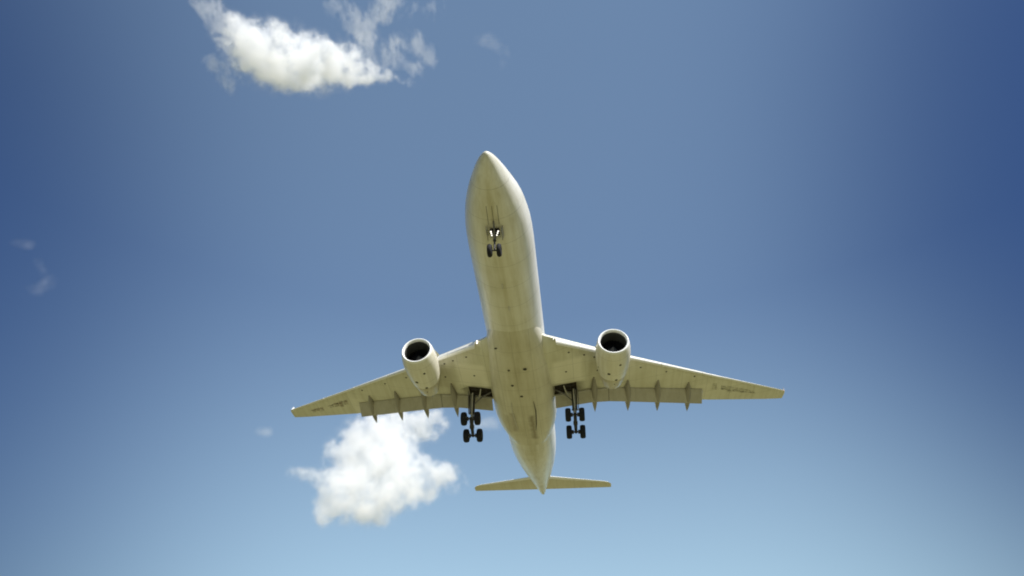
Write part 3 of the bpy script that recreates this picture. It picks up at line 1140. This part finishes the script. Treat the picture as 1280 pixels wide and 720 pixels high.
    vo = bpy.data.volumes.new('vapour')
    vo.materials.append(M_VAP)
    vob = bpy.data.objects.new('vapour', vo)
    COL.objects.link(vob)
    vob.parent = o
    md = vob.modifiers.new('shape', 'NODES')
    md.node_group = tree(False)
    return o


cloud('bright white ragged cloud above the nose of the airliner, long with torn wispy ends', 1150, [
    (256, 2, 13, .64), (266, 14, 14, .65), (274, 26, 14, .65), (284, 36, 15, .8), (300, 52, 22, 1), (322, 64, 27, 1), (348, 72, 29, 1), (375, 78, 28, 1), (402, 80, 26, 1), (426, 78, 22, 1),
    (442, 86, 16, 1), (462, 92, 13, .9), (482, 97, 9, .8), (500, 101, 8, .8), (516, 101, 6, .6), (275, 94, 10, .55), (284, 104, 11, .65), (293, 113, 8, .65), (262, 76, 9, .5), (270, 84, 9, .5), (290, 84, 12, .6),
    (476, 12, 14, .65), (467, 27, 10, .65), (484, 0, 14, .65), (478, 10, 6, .7), (426, 15, 13, .58), (442, 26, 14, .6), (418, 10, 9, .5), (455, 34, 13, .58), (506, 48, 12, .58), (522, 54, 12, .6),
    (536, 62, 10, .6), (541, 74, 8, .6), (515, 14, 9, .55), (540, 18, 9, .5), (552, 12, 8, .45), (490, 58, 13, .5), (456, 54, 15, .6), (498, 78, 14, .52), (518, 86, 12, .5), (466, 64, 13, .62)],
    .075, seed=3, grow=1.12, wts=1.0, namp=2.3, power=1.8, veil=.26, skirt=.16, nscale=19, rough=.66)
cloud('large white billowing cloud below the wing at left', 2300, [
    (548, 526, 15, 1), (528, 530, 19, 1), (505, 532, 23, 1), (480, 538, 25, 1), (458, 546, 24, 1), (442, 562, 22, 1), (470, 572, 32, 1), (500, 568, 24, .9), (430, 570, 12, .7),
    (409, 566, 7, .68), (410, 576, 8, .55), (515, 590, 24, .85), (482, 600, 30, 1), (447, 606, 26, 1), (420, 600, 14, .9), (404, 591, 12, .8), (388, 592, 10, .65), (368, 590, 8, .7), (378, 590, 7, .6),
    (428, 624, 21, 1), (455, 630, 21, 1), (482, 625, 20, 1), (416, 618, 15, .9), (502, 614, 16, .9), (543, 600, 18, .62), (558, 594, 14, .62), (570, 589, 9, .58), (533, 613, 13, .62),
    (576, 604, 10, .5), (560, 608, 12, .5), (522, 622, 12, .5), (412, 636, 14, .6), (440, 645, 12, .5)],
    .05, seed=11, grow=1.08, namp=2.3, thr=.40, veil=.40, skirt=.2, nscale=21, rough=.66)
cloud('faint thin streak of cloud high at the left edge of the sky', 1800, [
    (18, 304, 7, .6), (28, 305, 7, .6), (38, 305, 6, .6)], .007, seed=5, namp=.9, nscale=14, mesh_thr=.06)
cloud('faint curled wisp of cloud under the streak at the left edge', 1800, [
    (48, 325, 8, .5), (54, 337, 8, .5), (62, 352, 11, .6), (50, 360, 10, .6), (34, 366, 11, .5), (22, 358, 8, .45)], .0065, seed=6, namp=.9, nscale=14, mesh_thr=.06)
cloud('tiny faint puff of cloud left of the large low cloud', 2100, [
    (324, 539, 9, .65), (334, 540, 8, .65)], .02, seed=8, namp=.8, nscale=16, mesh_thr=.09)
cloud('barely visible shred of cloud right of the long top cloud', 1200, [
    (604, 46, 10, .5), (614, 49, 10, .5), (624, 56, 10, .5), (628, 68, 9, .5), (626, 82, 9, .5)], .009, seed=14, namp=.9, nscale=18, mesh_thr=.09)
cloud('thin veil of cloud behind the main wheels beneath the fuselage', 2400, [
    (606, 526, 14, .5), (594, 532, 13, .5), (618, 532, 13, .45)], .02, seed=21, namp=.8, nscale=22, mesh_thr=.09)
